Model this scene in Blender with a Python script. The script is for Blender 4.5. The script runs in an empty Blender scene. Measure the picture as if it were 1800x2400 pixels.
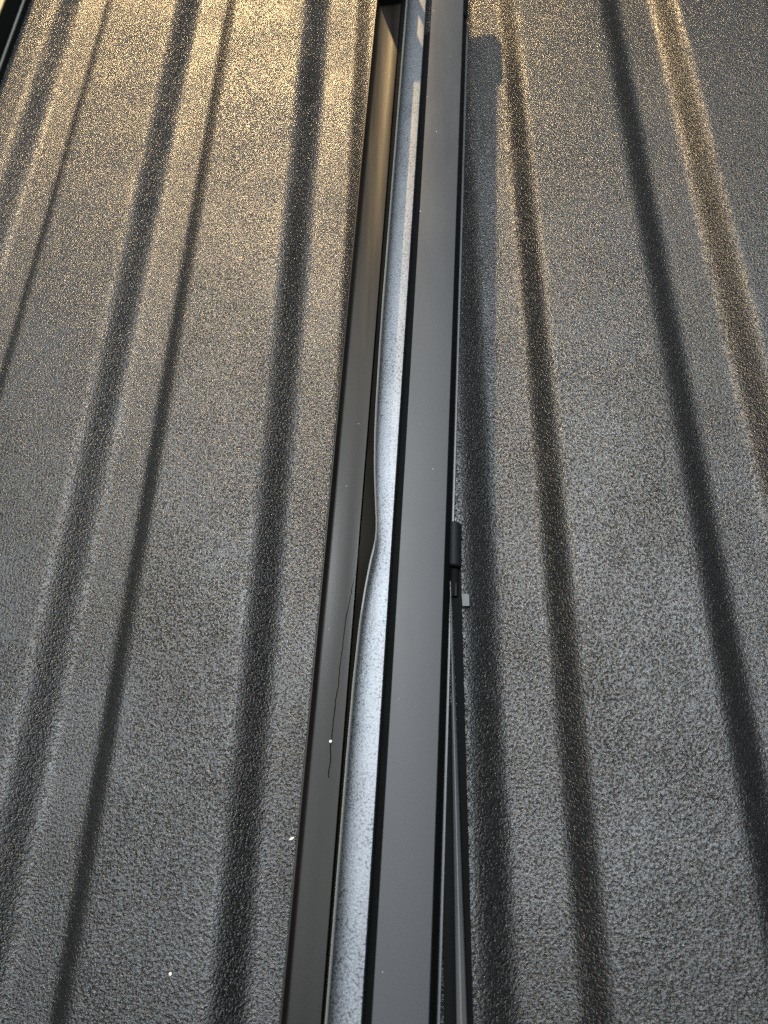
import bpy, bmesh, math, random
from mathutils import Vector, Matrix

random.seed(7)
S = bpy.context.scene
COL = S.collection

# ------------------------------------------------------------------ camera
H = 0.55                       # lens above the bed floor, metres
FPX = 1844.95                  # focal length in pixels of the 1800x2400 photograph
YAW, PITCH, ROLL = (math.radians(a) for a in (-16.3895, 62.3096, -17.3647))
FW = Vector((math.sin(YAW) * math.cos(PITCH), math.cos(YAW) * math.cos(PITCH), -math.sin(PITCH)))
_rt = Vector((math.cos(YAW), -math.sin(YAW), 0))
_up = _rt.cross(FW)
RT = _rt * math.cos(ROLL) + _up * math.sin(ROLL)
UP = -_rt * math.sin(ROLL) + _up * math.cos(ROLL)
CAM = Vector((0, 0, H))
cd = bpy.data.cameras.new('camera')
cd.sensor_fit = 'VERTICAL'
cd.sensor_height = 36.0
cd.lens = FPX / 2400 * 36.0
cd.clip_start = 0.01
cd.clip_end = 500
cd.dof.use_dof = True
cd.dof.focus_distance = 0.60
cd.dof.aperture_fstop = 9.0
cam = bpy.data.objects.new('camera', cd)
COL.objects.link(cam)
m = Matrix((RT, UP, -FW)).transposed().to_4x4()
m.translation = CAM
cam.matrix_world = m
S.camera = cam


def hit(u, v, z0):
    """point on the level plane z0 seen at photo pixel (u, v)"""
    d = FW * FPX + RT * (u - 900) + UP * (1200 - v)
    return CAM + d * ((z0 - H) / d.z)


# ------------------------------------------------------------------ light
# a small warm lamp low ahead on the left, and a broad cool light overhead
LAMP_EL, LAMP_AZ, LAMP_D = math.radians(23.0), math.radians(-12.5), 8.0
w = bpy.data.worlds.new('World')
S.world = w
w.use_nodes = True
bg = w.node_tree.nodes['Background']
bg.inputs['Color'].default_value = (0.62, 0.82, 1.0, 1)
bg.inputs['Strength'].default_value = 0.08
to_lamp = Vector((math.sin(LAMP_AZ) * math.cos(LAMP_EL), math.cos(LAMP_AZ) * math.cos(LAMP_EL), math.sin(LAMP_EL)))
ld = bpy.data.lights.new('warm_lamp', 'SPOT')
ld.energy = 3700
ld.shadow_soft_size = 0.10
ld.spot_size = math.radians(15)
ld.spot_blend = 1.0
ld.color = (1.0, 0.69, 0.33)
lamp = bpy.data.objects.new('warm_lamp', ld)
COL.objects.link(lamp)
lamp.location = Vector((-0.24, 0.84, 0.03)) + to_lamp * LAMP_D
lamp.rotation_euler = to_lamp.to_track_quat('Z', 'Y').to_euler()
ad = bpy.data.lights.new('overhead_light', 'AREA')
ad.shape = 'RECTANGLE'
ad.size, ad.size_y = 4.0, 2.7
ad.energy = 235
ad.color = (0.88, 0.95, 1.0)
over = bpy.data.objects.new('overhead_light', ad)
COL.objects.link(over)
over.location = (-0.3, 0.98, 2.2)
td = bpy.data.lights.new('glint_light', 'AREA')  # small unseen overhead light, added for white glints on the liner
td.shape = 'RECTANGLE'
td.size, td.size_y = 0.45, 0.08
td.energy = 30
td.color = (0.92, 0.97, 1.0)
glint = bpy.data.objects.new('glint_light', td)
COL.objects.link(glint)
glint.location = (0.0, 1.0, 2.12)
S.cycles.use_denoising = False
S.view_settings.view_transform = 'Standard'
S.view_settings.look = 'None'
S.view_settings.gamma = 1.0
S.view_settings.use_curve_mapping = False
S.view_settings.exposure = 0.0


# ------------------------------------------------------------------ materials
def mat(name, base, rough, spec=0.5, metal=0.0, coat=0.0, coat_rough=0.2):
    mt = bpy.data.materials.new(name)
    mt.use_nodes = True
    n = mt.node_tree
    b = n.nodes['Principled BSDF']
    b.inputs['Base Color'].default_value = (*base, 1)
    b.inputs['Roughness'].default_value = rough
    b.inputs['Specular IOR Level'].default_value = spec
    b.inputs['Metallic'].default_value = metal
    b.inputs['Coat Weight'].default_value = coat
    b.inputs['Coat Roughness'].default_value = coat_rough
    tc = n.nodes.new('ShaderNodeTexCoord')
    return mt, n, b, tc


def noise(n, tc, scale, detail=2, rough=0.5, vec=None, stretch=None):
    t = n.nodes.new('ShaderNodeTexNoise')
    t.inputs['Scale'].default_value = scale
    t.inputs['Detail'].default_value = detail
    t.inputs['Roughness'].default_value = rough
    src = tc.outputs['Object']
    if stretch:
        mp = n.nodes.new('ShaderNodeMapping')
        mp.inputs['Scale'].default_value = stretch
        n.links.new(src, mp.inputs[0])
        src = mp.outputs[0]
    n.links.new(src, t.inputs['Vector'])
    return t


def ramp(n, src, stops):
    r = n.nodes.new('ShaderNodeValToRGB')
    while len(r.color_ramp.elements) < len(stops):
        r.color_ramp.elements.new(0.5)
    for e, (p, c) in zip(r.color_ramp.elements, stops):
        e.position = p
        e.color = (*c, 1) if not isinstance(c, (int, float)) else (c, c, c, 1)
    n.links.new(src, r.inputs[0])
    return r


def bump(n, height, b, strength, dist, prev=None, sock='Normal'):
    k = n.nodes.new('ShaderNodeBump')
    k.inputs['Strength'].default_value = strength
    k.inputs['Distance'].default_value = dist
    n.links.new(height, k.inputs['Height'])
    if prev:
        n.links.new(prev.outputs[0], k.inputs['Normal'])
    n.links.new(k.outputs[0], b.inputs[sock])
    return k


def liner_material():
    mt, n, b, tc = mat('textured_bed_liner', (0.008, 0.008, 0.008), 0.25, 0.5)
    # pebbled sprayed coating: flat-topped blisters with worm-like creases between them
    a = noise(n, tc, 540, 2.5, 0.6)
    pl = ramp(n, a.outputs['Fac'], [(0.30, 0.0), (0.46, 0.66), (0.58, 0.84), (0.85, 1.0)])
    f = noise(n, tc, 1300, 1.5, 0.5)
    mx = n.nodes.new('ShaderNodeMath'); mx.operation = 'MULTIPLY_ADD'
    n.links.new(f.outputs['Fac'], mx.inputs[0]); mx.inputs[1].default_value = 0.5
    n.links.new(pl.outputs[0], mx.inputs[2])
    lv = noise(n, tc, 9, 3, 0.6)                     # the spray lies thicker in some places
    am = ramp(n, lv.outputs['Fac'], [(0.32, 0.55), (0.68, 1.0)])
    mm = n.nodes.new('ShaderNodeMath'); mm.operation = 'MULTIPLY'
    n.links.new(mx.outputs[0], mm.inputs[0]); n.links.new(am.outputs[0], mm.inputs[1])
    bump(n, mm.outputs[0], b, 1.0, 0.0009)
    # dust film and slightly uneven gloss
    g = noise(n, tc, 6, 4, 0.6)
    rr = ramp(n, g.outputs['Fac'], [(0.3, 0.20), (0.7, 0.27)])
    n.links.new(rr.outputs[0], b.inputs['Roughness'])
    d = noise(n, tc, 240, 3, 0.7)
    dc = ramp(n, d.outputs['Fac'], [(0.45, (0.005, 0.005, 0.005)), (0.8, (0.013, 0.013, 0.0125))])
    n.links.new(dc.outputs[0], b.inputs['Base Color'])
    return mt


def satin(name, base, rough, spec=0.5, grain=1500, gb=0.00003, streak=None, metal=0.0, var=0.12, dust=0.0):
    mt, n, b, tc = mat(name, base, rough, spec, metal)
    a = noise(n, tc, grain, 2)
    bump(n, a.outputs['Fac'], b, 1.0, gb)
    s = noise(n, tc, 14, 4, 0.6, stretch=streak or (1, 1, 1))
    lo, hi = tuple(c * (1 - var) for c in base), tuple(c * (1 + var) for c in base)
    cr = ramp(n, s.outputs['Fac'], [(0.3, lo), (0.7, hi)])
    col = cr.outputs[0]
    if dust:                                         # sparse pale dust specks
        vo = n.nodes.new('ShaderNodeTexVoronoi')
        vo.inputs['Scale'].default_value = 130
        n.links.new(tc.outputs['Object'], vo.inputs['Vector'])
        dd = ramp(n, vo.outputs['Distance'], [(0.03, 1.0), (0.055, 0.0)])
        sp = n.nodes.new('ShaderNodeSeparateColor')
        n.links.new(vo.outputs['Color'], sp.inputs[0])
        pick = ramp(n, sp.outputs[0], [(0.88, 0.0), (0.96, 1.0)])
        pr = n.nodes.new('ShaderNodeMath'); pr.operation = 'MULTIPLY'
        n.links.new(dd.outputs[0], pr.inputs[0]); n.links.new(pick.outputs[0], pr.inputs[1])
        mi = n.nodes.new('ShaderNodeMix'); mi.data_type = 'RGBA'
        n.links.new(pr.outputs[0], mi.inputs['Factor'])
        n.links.new(col, mi.inputs['A'])
        mi.inputs['B'].default_value = (dust, dust * 0.98, dust * 0.94, 1)
        col = mi.outputs['Result']
    n.links.new(col, b.inputs['Base Color'])
    rr = ramp(n, s.outputs['Fac'], [(0.3, rough * 0.9), (0.7, min(1, rough * 1.12))])
    n.links.new(rr.outputs[0], b.inputs['Roughness'])
    return mt


def grain_metal():
    mt, n, b, tc = mat('bare_grained_metal', (0.3, 0.32, 0.35), 0.46, 0.5, 0.85)
    a = noise(n, tc, 900, 3, 0.6)
    bump(n, a.outputs['Fac'], b, 0.6, 0.00025)
    p = noise(n, tc, 640, 4, 0.8)
    q = noise(n, tc, 40, 4, 0.7, stretch=(1, 0.35, 1))
    ad = n.nodes.new('ShaderNodeMath'); ad.operation = 'MULTIPLY_ADD'
    n.links.new(q.outputs['Fac'], ad.inputs[0]); ad.inputs[1].default_value = 0.35
    n.links.new(p.outputs['Fac'], ad.inputs[2])
    c = ramp(n, ad.outputs[0], [(0.50, (0.018, 0.019, 0.020)), (0.575, (0.072, 0.077, 0.084)), (0.64, (0.115, 0.122, 0.132)), (0.9, (0.145, 0.152, 0.162))])
    n.links.new(c.outputs[0], b.inputs['Base Color'])
    return mt


M_LINER = liner_material()
M_TOP = satin('satin_grey_powder_coat', (0.024, 0.0255, 0.028), 0.42, 0.22, 2200, 0.00003, (3, 0.6, 3), 0.0, 0.08, 0.5)
M_BLACK = satin('black_rubber', (0.003, 0.003, 0.003), 0.7, 0.06)
M_CHAN = satin('black_extruded_vinyl', (0.0065, 0.0055, 0.0045), 0.31, 0.14, 900, 0.00004, (9, 0.35, 9), 0, 0.4, 0.45)
M_FLAP = satin('olive_black_rubber', (0.0035, 0.0035, 0.0028), 0.6, 0.08, 900, 0.00005)
M_EDGE = satin('cut_edge', (0.075, 0.077, 0.068), 0.4, 0.5, 700, 0.0001)
M_METAL = grain_metal()
M_DARKMETAL = satin('black_anodised', (0.005, 0.0055, 0.006), 0.5, 0.1)
M_SLIM = satin('slim_bar_grey', (0.04, 0.041, 0.043), 0.35, 0.5)
M_TAB = satin('grey_plastic', (0.018, 0.019, 0.020), 0.5, 0.5)
M_TAN = satin('painted_warm_light_tan', (0.22, 0.16, 0.08), 0.5, 0.3)  # warm light on the edge rail's top, put into the base colour
M_CHIP = satin('white_chip', (0.5, 0.48, 0.43), 0.6, 0.3)


# ------------------------------------------------------------------ helpers
def link(name, me, mt, parent=None, smooth=None):
    o = bpy.data.objects.new(name, me)
    me.materials.append(mt)
    COL.objects.link(o)
    if parent:
        o.parent = parent
    if smooth is not None:
        me.polygons.foreach_set('use_smooth', [True] * len(me.polygons))
        if smooth < 3:
            me.set_sharp_from_angle(angle=smooth)
    return o


def tag(o, label, cat, group=None):
    o['label'] = label
    o['category'] = cat
    if group:
        o['group'] = group
    return o


def empty(name, loc):
    o = bpy.data.objects.new(name, None)
    o.empty_display_size = 0.02
    o.location = loc
    COL.objects.link(o)
    return o


def loft(name, sections, mt, parent=None, smooth=0.6, close=True, origin=None):
    """sections: list of equally long lists of (x, y, z); closed outline, capped ends"""
    bm = bmesh.new()
    o3 = Vector(origin) if origin else Vector((0, 0, 0))
    rings = [[bm.verts.new(Vector(p) - o3) for p in s] for s in sections]
    nP = len(rings[0])
    for a, b in zip(rings, rings[1:]):
        for i in range(nP if close else nP - 1):
            j = (i + 1) % nP
            bm.faces.new((a[i], a[j], b[j], b[i]))
    if close:
        bm.faces.new(rings[0][::-1])
        bm.faces.new(rings[-1])
    bmesh.ops.recalc_face_normals(bm, faces=bm.faces)
    me = bpy.data.meshes.new(name)
    bm.to_mesh(me)
    bm.free()
    return link(name, me, mt, parent, smooth)


def rounded(pts, r=0.0006, seg=3):
    """round the corners of a closed 2-D outline; r may be a list per point"""
    out = []
    n = len(pts)
    for i, p in enumerate(pts):
        ri = r[i] if isinstance(r, (list, tuple)) else r
        P, A, B = Vector(p), Vector(pts[i - 1]), Vector(pts[(i + 1) % n])
        da, db = (A - P), (B - P)
        t = min(ri, da.length * 0.45, db.length * 0.45)
        if t < 1e-6:
            out.append(tuple(P)); continue
        a, b = P + da.normalized() * t, P + db.normalized() * t
        for k in range(seg + 1):
            s = k / seg
            q = a * (1 - s) ** 2 + P * 2 * s * (1 - s) + b * s * s
            out.append(tuple(q))
    return out


ROWS = (0, 550, 1100, 1650, 2400)


def line(us, z, rows=ROWS):
    """straight edge x = a + b*y at height z through the photographed edge"""
    P = [hit(u, v, z) for u, v in zip(us, rows)]
    n = len(P)
    my, mx = sum(p.y for p in P) / n, sum(p.x for p in P) / n
    b = sum((p.y - my) * (p.x - mx) for p in P) / sum((p.y - my) ** 2 for p in P)
    a = mx - b * my
    return lambda y: a + b * y


# ------------------------------------------------------------------ bed floor with its ribs
PITCH_X, X_UP, X_DOWN = 0.16196, -0.43843, -0.49343     # rise edges / fall edges
RIB = 0.020


def sstep(t):
    t = max(0, min(1, t))
    a = 0.38                               # straight face with rounded shoulder and foot
    k = 1 / (1 - a)
    if t < a:
        return k * t * t / (2 * a)
    if t > 1 - a:
        return 1 - k * (1 - t) ** 2 / (2 * a)
    return k * (t - a / 2)


W_UP, W_DOWN = 0.027, 0.031            # widths of the rising and falling flanks


def floor_z(x):
    k = math.floor((x - X_DOWN) / PITCH_X + 0.17)
    u = x - (X_DOWN + k * PITCH_X)          # the fall is at u = 0, the rise at X_UP - X_DOWN
    fall = 1 - sstep(u / W_DOWN + 0.5)
    rise = sstep((u - (X_UP - X_DOWN)) / W_UP + 0.5)
    return RIB * max(fall, rise)


bm = bmesh.new()
xs = [-0.90 + 0.0025 * i for i in range(641)]
ys = [-0.5 + 0.1 * i for i in range(26)]
grid = [[bm.verts.new((x, y, floor_z(x))) for x in xs] for y in ys]
for r0, r1 in zip(grid, grid[1:]):
    for i in range(len(xs) - 1):
        bm.faces.new((r0[i], r0[i + 1], r1[i + 1], r1[i]))
me = bpy.data.meshes.new('bed_floor')
bm.to_mesh(me); bm.free()
fl = link('bed_floor', me, M_LINER, None, 3.2)
fl['kind'] = 'structure'
fl['label'] = 'ribbed black truck bed floor with pebbled liner coating'

# ------------------------------------------------------------------ measured edges (photo pixels at ROWS)
Z0 = RIB + 0.0003
Y0, Y1 = -0.45, 0.938
ZL, ZC, ZF, ZS, ZT = 0.0440, 0.0400, 0.0480, 0.0325, 0.0520

chan_out = line((879, 828, 783, 725, 647), ZL)
lip_in = line((890, 842, 796, 737, 667), ZC)
chan_r = line((940, 897, 858, 808, 752), ZC)
flap_e = line((955, 909, 872, 828, 763), ZF)
seal_r = line((998, 964, 930, 893, 846), ZS)
top_l = line((1013, 980, 948, 915, 871), ZT)
top_r = line((1086, 1068, 1048, 1030, 1005), ZT)
flange = line((1099, 1083, 1068, 1052, 1032), 0.025)


def secs(outline, ys):
    return [[(x, y, z) for x, z in outline(y)] for y in ys]


# ---- channel rail (leftmost)
chan = tag(empty('channel_rail', (chan_out(0.4), 0.4, Z0)), 'black channel rail with a shallow trough, leftmost of the bundled rails', 'rail')


def place(o, parent):
    o.matrix_parent_inverse = parent.matrix_world.inverted()
    return o


bpy.context.view_layer.update()


def part(name, outline, ys, mt, parent, smooth=0.6):
    o = loft(name, secs(outline, ys), mt, None, smooth)
    return own(o, parent)


def own(o, parent):
    """parent a world-space mesh, moving its data into the parent's frame"""
    d = parent.matrix_world.translation if parent.parent is None else parent.matrix_world.translation
    o.data.transform(Matrix.Translation(-d))
    o.parent = parent
    return o


part('trough', lambda y: rounded([
    (chan_out(y) + 0.0004, Z0), (chan_out(y), ZL), (chan_out(y) + 0.0013, ZL + 0.0002),
    (lip_in(y) - 0.0006, ZC + 0.0012), (lip_in(y) + 0.001, ZC + 0.0001),
    ((lip_in(y) * 0.5 + chan_r(y) * 0.5), ZC - 0.0006), (chan_r(y), ZC), (chan_r(y) + 0.0003, Z0)],
    [0.0005, 0.0004, 0.0004, 0.001, 0.001, 0.008, 0.0006, 0.0003]), (Y0, Y1), M_CHAN, chan)

# the thin flap leaning over the metal strip, kinked outward half way down
DENT = ((0.60, 0.0), (0.45, 0.0), (0.40, 0.0004), (0.345, 0.0012), (0.318, 0.002), (0.29, 0.0036), (0.262, 0.0062), (0.245, 0.0080),
        (0.236, 0.0084), (0.228, 0.0078), (0.215, 0.0056), (0.195, 0.0034), (0.17, 0.0016), (0.13, 0.0004), (0.08, 0.0))


def dent(y):
    for (ya, a), (yb, b) in zip(DENT, DENT[1:]):
        if yb <= y <= ya:
            return a + (b - a) * (ya - y) / (ya - yb)
    return 0.0


fy = [Y0, -0.2, 0.0, 0.05] + [0.08 + 0.008 * i for i in range(66)] + [0.62, 0.8, Y1]


def flap_out(y):
    d = dent(y)
    c, e = chan_r(y) + 0.0012, flap_e(y) + d
    return [(c, ZC - 0.004), (c, ZC + 0.0006), (c * 0.45 + e * 0.55, ZC + 0.0042 - d * 0.15), (e - 0.0010, ZF - d * 0.15),
            (e, ZF - 0.0006 - d * 0.15), (c * 0.4 + e * 0.6, ZC + 0.0022 - d * 0.15), (c + 0.0012, ZC - 0.002), (c + 0.0012, ZC - 0.004)]


flap = part('flap', flap_out, fy, M_FLAP, chan, 0.9)
part('flap_foot', lambda y: [(chan_r(y) + 0.0010, Z0), (chan_r(y) + 0.0010, ZC - 0.0041), (chan_r(y) + 0.0028, ZC - 0.0041), (chan_r(y) + 0.0028, Z0)], (Y0, Y1), M_BLACK, chan)


def edge_out(y):
    d = dent(y)
    e = flap_e(y) + d
    z = ZF - d * 0.15
    return [(e - 0.0013, z - 0.0001), (e - 0.0012, z + 0.0005), (e - 0.0002, z + 0.0002), (e + 0.0002, z - 0.0008)]


part('flap_edge', edge_out, fy, M_EDGE, chan, 0.9)
# taller tab near the far end of the flap and the slanted plug that closes the trough
part('flap_tab', lambda y: [(flap_e(y) - 0.0012, ZF), (flap_e(y) - 0.0012, ZF + 0.013), (flap_e(y), ZF + 0.013), (flap_e(y), ZF)], (0.896, 0.916), M_BLACK, chan)
part('end_plug', lambda y: [(lip_in(y), ZC - 0.001), (lip_in(y), ZC + 0.045), (chan_r(y), ZC + 0.045), (chan_r(y), ZC - 0.001)], (0.868, 0.886), M_BLACK, chan)

# wandering crack in the trough
CRACKS = ([(862, 1166), (857, 1195), (850, 1225), (848, 1262), (842, 1300), (836, 1335), (828, 1370), (822, 1400), (816, 1430), (810, 1462), (806, 1495), (802, 1530), (797, 1560), (795, 1600), (788, 1640), (783, 1680), (780, 1712), (776, 1740), (775, 1765), (776, 1785), (773, 1800), (770, 1830)],)
for pts in CRACKS:
    fine = []
    for a, b in zip(pts, pts[1:]):
        for k in range(4):
            s = k / 4
            fine.append((a[0] + (b[0] - a[0]) * s + random.uniform(-1.0, 1.0), a[1] + (b[1] - a[1]) * s))
    bm = bmesh.new()
    prev = None
    for i, (u, v) in enumerate(fine):
        hw = random.uniform(0.15, 0.6)
        ring = []
        for du, dz in ((-3.2, -0.0004), (-hw, 0.00035 + 0.0002 * hw), (hw * 0.4, 0.0003 * hw), (hw, -0.0003)):
            p = hit(u + du, v, ZC - 0.0003)
            ring.append(bm.verts.new(p + Vector((0, 0, dz))))
        if prev:
            for k in range(3):
                bm.faces.new((prev[k], prev[k + 1], ring[k + 1], ring[k]))
        prev = ring
    me = bpy.data.meshes.new('crack'); bm.to_mesh(me); bm.free()
    own(link('crack', me, M_CHAN), chan)

# ---- bare metal strip
strip = part_root = loft('metal_strip', secs(lambda y: rounded([
    (flap_e(y) - 0.0045, Z0), (flap_e(y) - 0.0045, ZS), (seal_r(y), ZS), (seal_r(y), Z0)], 0.0005), (Y0, Y1 + 0.02)), M_METAL, None, 0.6)
tag(strip, 'pale grainy bare metal strip between the trough rail and the satin box rail', 'metal strip')

# ---- box rail
box = tag(empty('box_rail', (top_l(0.4), 0.4, Z0)), 'straight box rail with satin grey top and black sides', 'rail')
bpy.context.view_layer.update()
ZTL, ZTR = ZT + 0.0022, ZT - 0.0032              # the top falls away to the right
top_l = line((1013, 980, 948, 915, 871), ZTL)
top_r = line((1086, 1068, 1048, 1030, 1005), ZTR)
YB = 0.838                                       # the deep section stops short of the end cap
part('body', lambda y: rounded([
    (top_l(y) - 0.0008, Z0), (top_l(y) - 0.0003, ZTL - 0.0012), (top_r(y) + 0.0003, ZTR - 0.0012), (flange(y) - 0.0016, 0.0240), (flange(y) - 0.0016, Z0)], 0.0006),
    (Y0, YB), M_BLACK, box)
part('tongue', lambda y: rounded([
    (top_l(y) + 0.0004, ZT - 0.013), (top_l(y) + 0.0004, ZTL - 0.0016), (top_r(y), ZTR - 0.0016), (top_r(y) + 0.0042, ZT - 0.013)], 0.0006),
    (YB - 0.01, Y1), M_BLACK, box)
part('gap_shade', lambda y: [(seal_r(y) + 0.0002, Z0), (seal_r(y) + 0.0002, 0.0230), (top_l(y) - 0.0009, 0.0230), (top_l(y) - 0.0009, Z0)],  # black filler standing in for the shade in the gap beside the strip
     (Y0, YB), M_BLACK, box)
part('top_plate', lambda y: rounded([
    (top_l(y), ZTL - 0.0016), (top_l(y), ZTL), (top_r(y), ZTR), (top_r(y), ZTR - 0.0016)], [0, 0.0004, 0.0004, 0]),
    (Y0, Y1), M_TOP, box)
part('lower_flange', lambda y: rounded([
    (flange(y) - 0.0020, 0.0210), (flange(y) - 0.0020, 0.0250), (flange(y), 0.0250), (flange(y), 0.0210)], 0.0004),
    (Y0, YB), M_SLIM, box)
part('end_cap', lambda y: rounded([
    (top_l(y), ZT - 0.015), (top_l(y), ZT + 0.0035), (top_r(y) + 0.005, ZT), (top_r(y) + 0.007, ZT - 0.006), (top_r(y) + 0.006, ZT - 0.015)], 0.003),
    (Y1 - 0.045, Y1 + 0.004), M_BLACK, box)

# ---- slim bar fanned out on the right, with its knob and clip
slim = tag(empty('slim_bar', (hit(1080, 2400, 0.02).x, 0.0, Z0)), 'slim dark bar fanning out beside the box rail with a round knob', 'bar')
bpy.context.view_layer.update()
fan_l = line((1051, 1062, 1068), 0.029, (1400, 1650, 2400))
fan_r = line((1055, 1072, 1092), 0.029, (1400, 1650, 2400))
fan_o = line((1082, 1090, 1110), 0.018, (1400, 1650, 2400))
part('bar', lambda y: rounded([
    (fan_l(y), Z0), (fan_l(y), 0.0285), (fan_l(y) * 0.5 + fan_r(y) * 0.5, 0.0298), (fan_r(y), 0.0282), (fan_r(y) + 0.0003, 0.0245), (fan_r(y), Z0)], 0.0006),
    (Y0, 0.12, 0.205), M_SLIM, slim)
part('side_web', lambda y: [
    (fan_r(y) + 0.0006, 0.0125), (fan_r(y) + 0.0006, 0.0240), (fan_o(y), 0.0225), (fan_o(y), 0.0125)],
    (Y0, 0.12, 0.225), M_BLACK, slim)

part('bar_gap_shade', lambda y: [  # added black strip, paints the deep shade between box rail and bar
    (fan_l(y) - 0.0075, Z0), (fan_l(y) - 0.0075, 0.0222), (fan_l(y) - 0.0004, 0.0225), (fan_l(y) - 0.0004, Z0)],
    (Y0, 0.12), M_BLACK, slim)


def cyl(name, c, r, length, axis, mt, parent, seg=32, bev=0.0012):
    bm = bmesh.new()
    ring = [(-length / 2, r - bev), (-length / 2 + bev, r), (length / 2 - bev, r), (length / 2, r - bev)]
    vs = []
    ax = Vector(axis).normalized()
    sx = ax.cross(Vector((0, 0, 1))).normalized(); sz = sx.cross(ax)
    for t, rr in ring:
        vs.append([bm.verts.new(Vector(c) + ax * t + (sx * math.cos(2 * math.pi * i / seg) + sz * math.sin(2 * math.pi * i / seg)) * rr) for i in range(seg)])
    for a, b in zip(vs, vs[1:]):
        for i in range(seg):
            bm.faces.new((a[i], a[(i + 1) % seg], b[(i + 1) % seg], b[i]))
    bm.faces.new(vs[0][::-1]); bm.faces.new(vs[-1])
    bmesh.ops.recalc_face_normals(bm, faces=bm.faces)
    me = bpy.data.meshes.new(name); bm.to_mesh(me); bm.free()
    return own(link(name, me, mt, None, 0.6), parent)


ka, kb = hit(1068, 1228, 0.0245), hit(1067, 1332, 0.0245)
axis = (ka - kb)
cyl('knob', (ka + kb) / 2 - Vector((0.0015, 0, 0)), 0.0060, axis.length, axis, M_DARKMETAL, slim)
kc, kd = hit(1068, 1335, 0.023), hit(1066, 1400, 0.023)
cyl('stem', (kc + kd) / 2 - Vector((0.001, 0, 0)), 0.0035, (kc - kd).length, kc - kd, M_BLACK, slim, 20, 0.0004)
q = [hit(1082, 1391, 0.0230), hit(1100, 1392, 0.0230), hit(1101, 1420, 0.0230), hit(1084, 1420, 0.0230)]
oc = rounded([(p.x, p.y) for p in q], [0.0004, 0.0016, 0.0008, 0.0004], 4)
tb = loft('clip_tab', [[(x, y, 0.0100) for x, y in oc], [(x, y, 0.0224) for x, y in oc], [(x * 0.96 + q[0].x * 0.04, y, 0.0230) for x, y in oc]], M_TAB, None, 0.8)
own(tb, slim)
q2 = [hit(1064, 1366, 0.0262), hit(1070, 1366, 0.0262), hit(1070, 1396, 0.0262), hit(1064, 1396, 0.0262)]
own(loft('pin', [[(p.x, p.y, 0.022) for p in q2], [(p.x, p.y, 0.0262) for p in q2]], M_DARKMETAL), slim)

# ---- rail at the far left edge of the bed
cy = [-0.3, 1.6]
base = hit(76, 0, RIB)
cr = tag(empty('edge_rail', (base.x, 0.9, 0.0)), 'black rail along the bed edge with a tan lit top in the far left corner', 'rail')
bpy.context.view_layer.update()
ex = base.x


def corner(u, v, x):
    """height at which the upright plane x is seen at pixel (u, v)"""
    d = FW * FPX + RT * (u - 900) + UP * (1200 - v)
    return (CAM + d * (x / d.x)).z


zl, zt = corner(56, 0, ex - 0.004), corner(15, 0, ex - 0.008)
part('side', lambda y: [(ex, -0.001), (ex - 0.003, zl - 0.001), (ex - 0.007, zl), (ex - 0.008, zt), (ex - 0.05, zt), (ex - 0.05, -0.001)], cy, M_BLACK, cr)
part('bead', lambda y: rounded([(ex - 0.0045, zl - 0.0005), (ex - 0.0045, zl + 0.0012), (ex - 0.0025, zl + 0.0006), (ex - 0.0025, zl - 0.0012)], 0.0004), cy, M_EDGE, cr)
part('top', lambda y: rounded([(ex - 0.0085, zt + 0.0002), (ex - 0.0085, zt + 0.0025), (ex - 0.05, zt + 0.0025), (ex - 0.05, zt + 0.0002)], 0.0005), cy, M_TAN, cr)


# ---- crumbs
def crumb(name, u, v, z, r, label, cat, elong=1.0):
    bm = bmesh.new()
    bmesh.ops.create_icosphere(bm, subdivisions=2, radius=1)
    rs = random.Random(u * 31 + v)
    for vv in bm.verts:
        vv.co *= rs.uniform(0.85, 1.1)
        vv.co.x *= r; vv.co.y *= r * elong; vv.co.z *= r * 0.6
    me = bpy.data.meshes.new(name); bm.to_mesh(me); bm.free()
    o = link(name, me, M_CHIP, None, 3.2)
    p = hit(u, v, z)
    o.location = (p.x, p.y, z + r * 0.5)
    o.rotation_euler = (0, 0, rs.uniform(0, 3))
    return tag(o, label, cat)


crumb('paint_chip', 775, 1738, ZC, 0.00105, 'round white speck lying in the trough of the channel rail', 'speck')
crumb('grit_crumb', 400, 2283, floor_z(hit(400, 2283, 0).x), 0.0011, 'cream crumb of grit on the bed floor near the lower left', 'crumb')
crumb('grit_crumb', 684, 1966, floor_z(hit(684, 1966, 0).x), 0.0009, 'cream flake of grit touching the outer lip of the channel rail', 'crumb', 2.2)
crumb('grit_crumb', 1732, 1920, floor_z(hit(1732, 1920, 0).x), 0.0009, 'pale crumb of grit on the floor at the right edge', 'crumb')
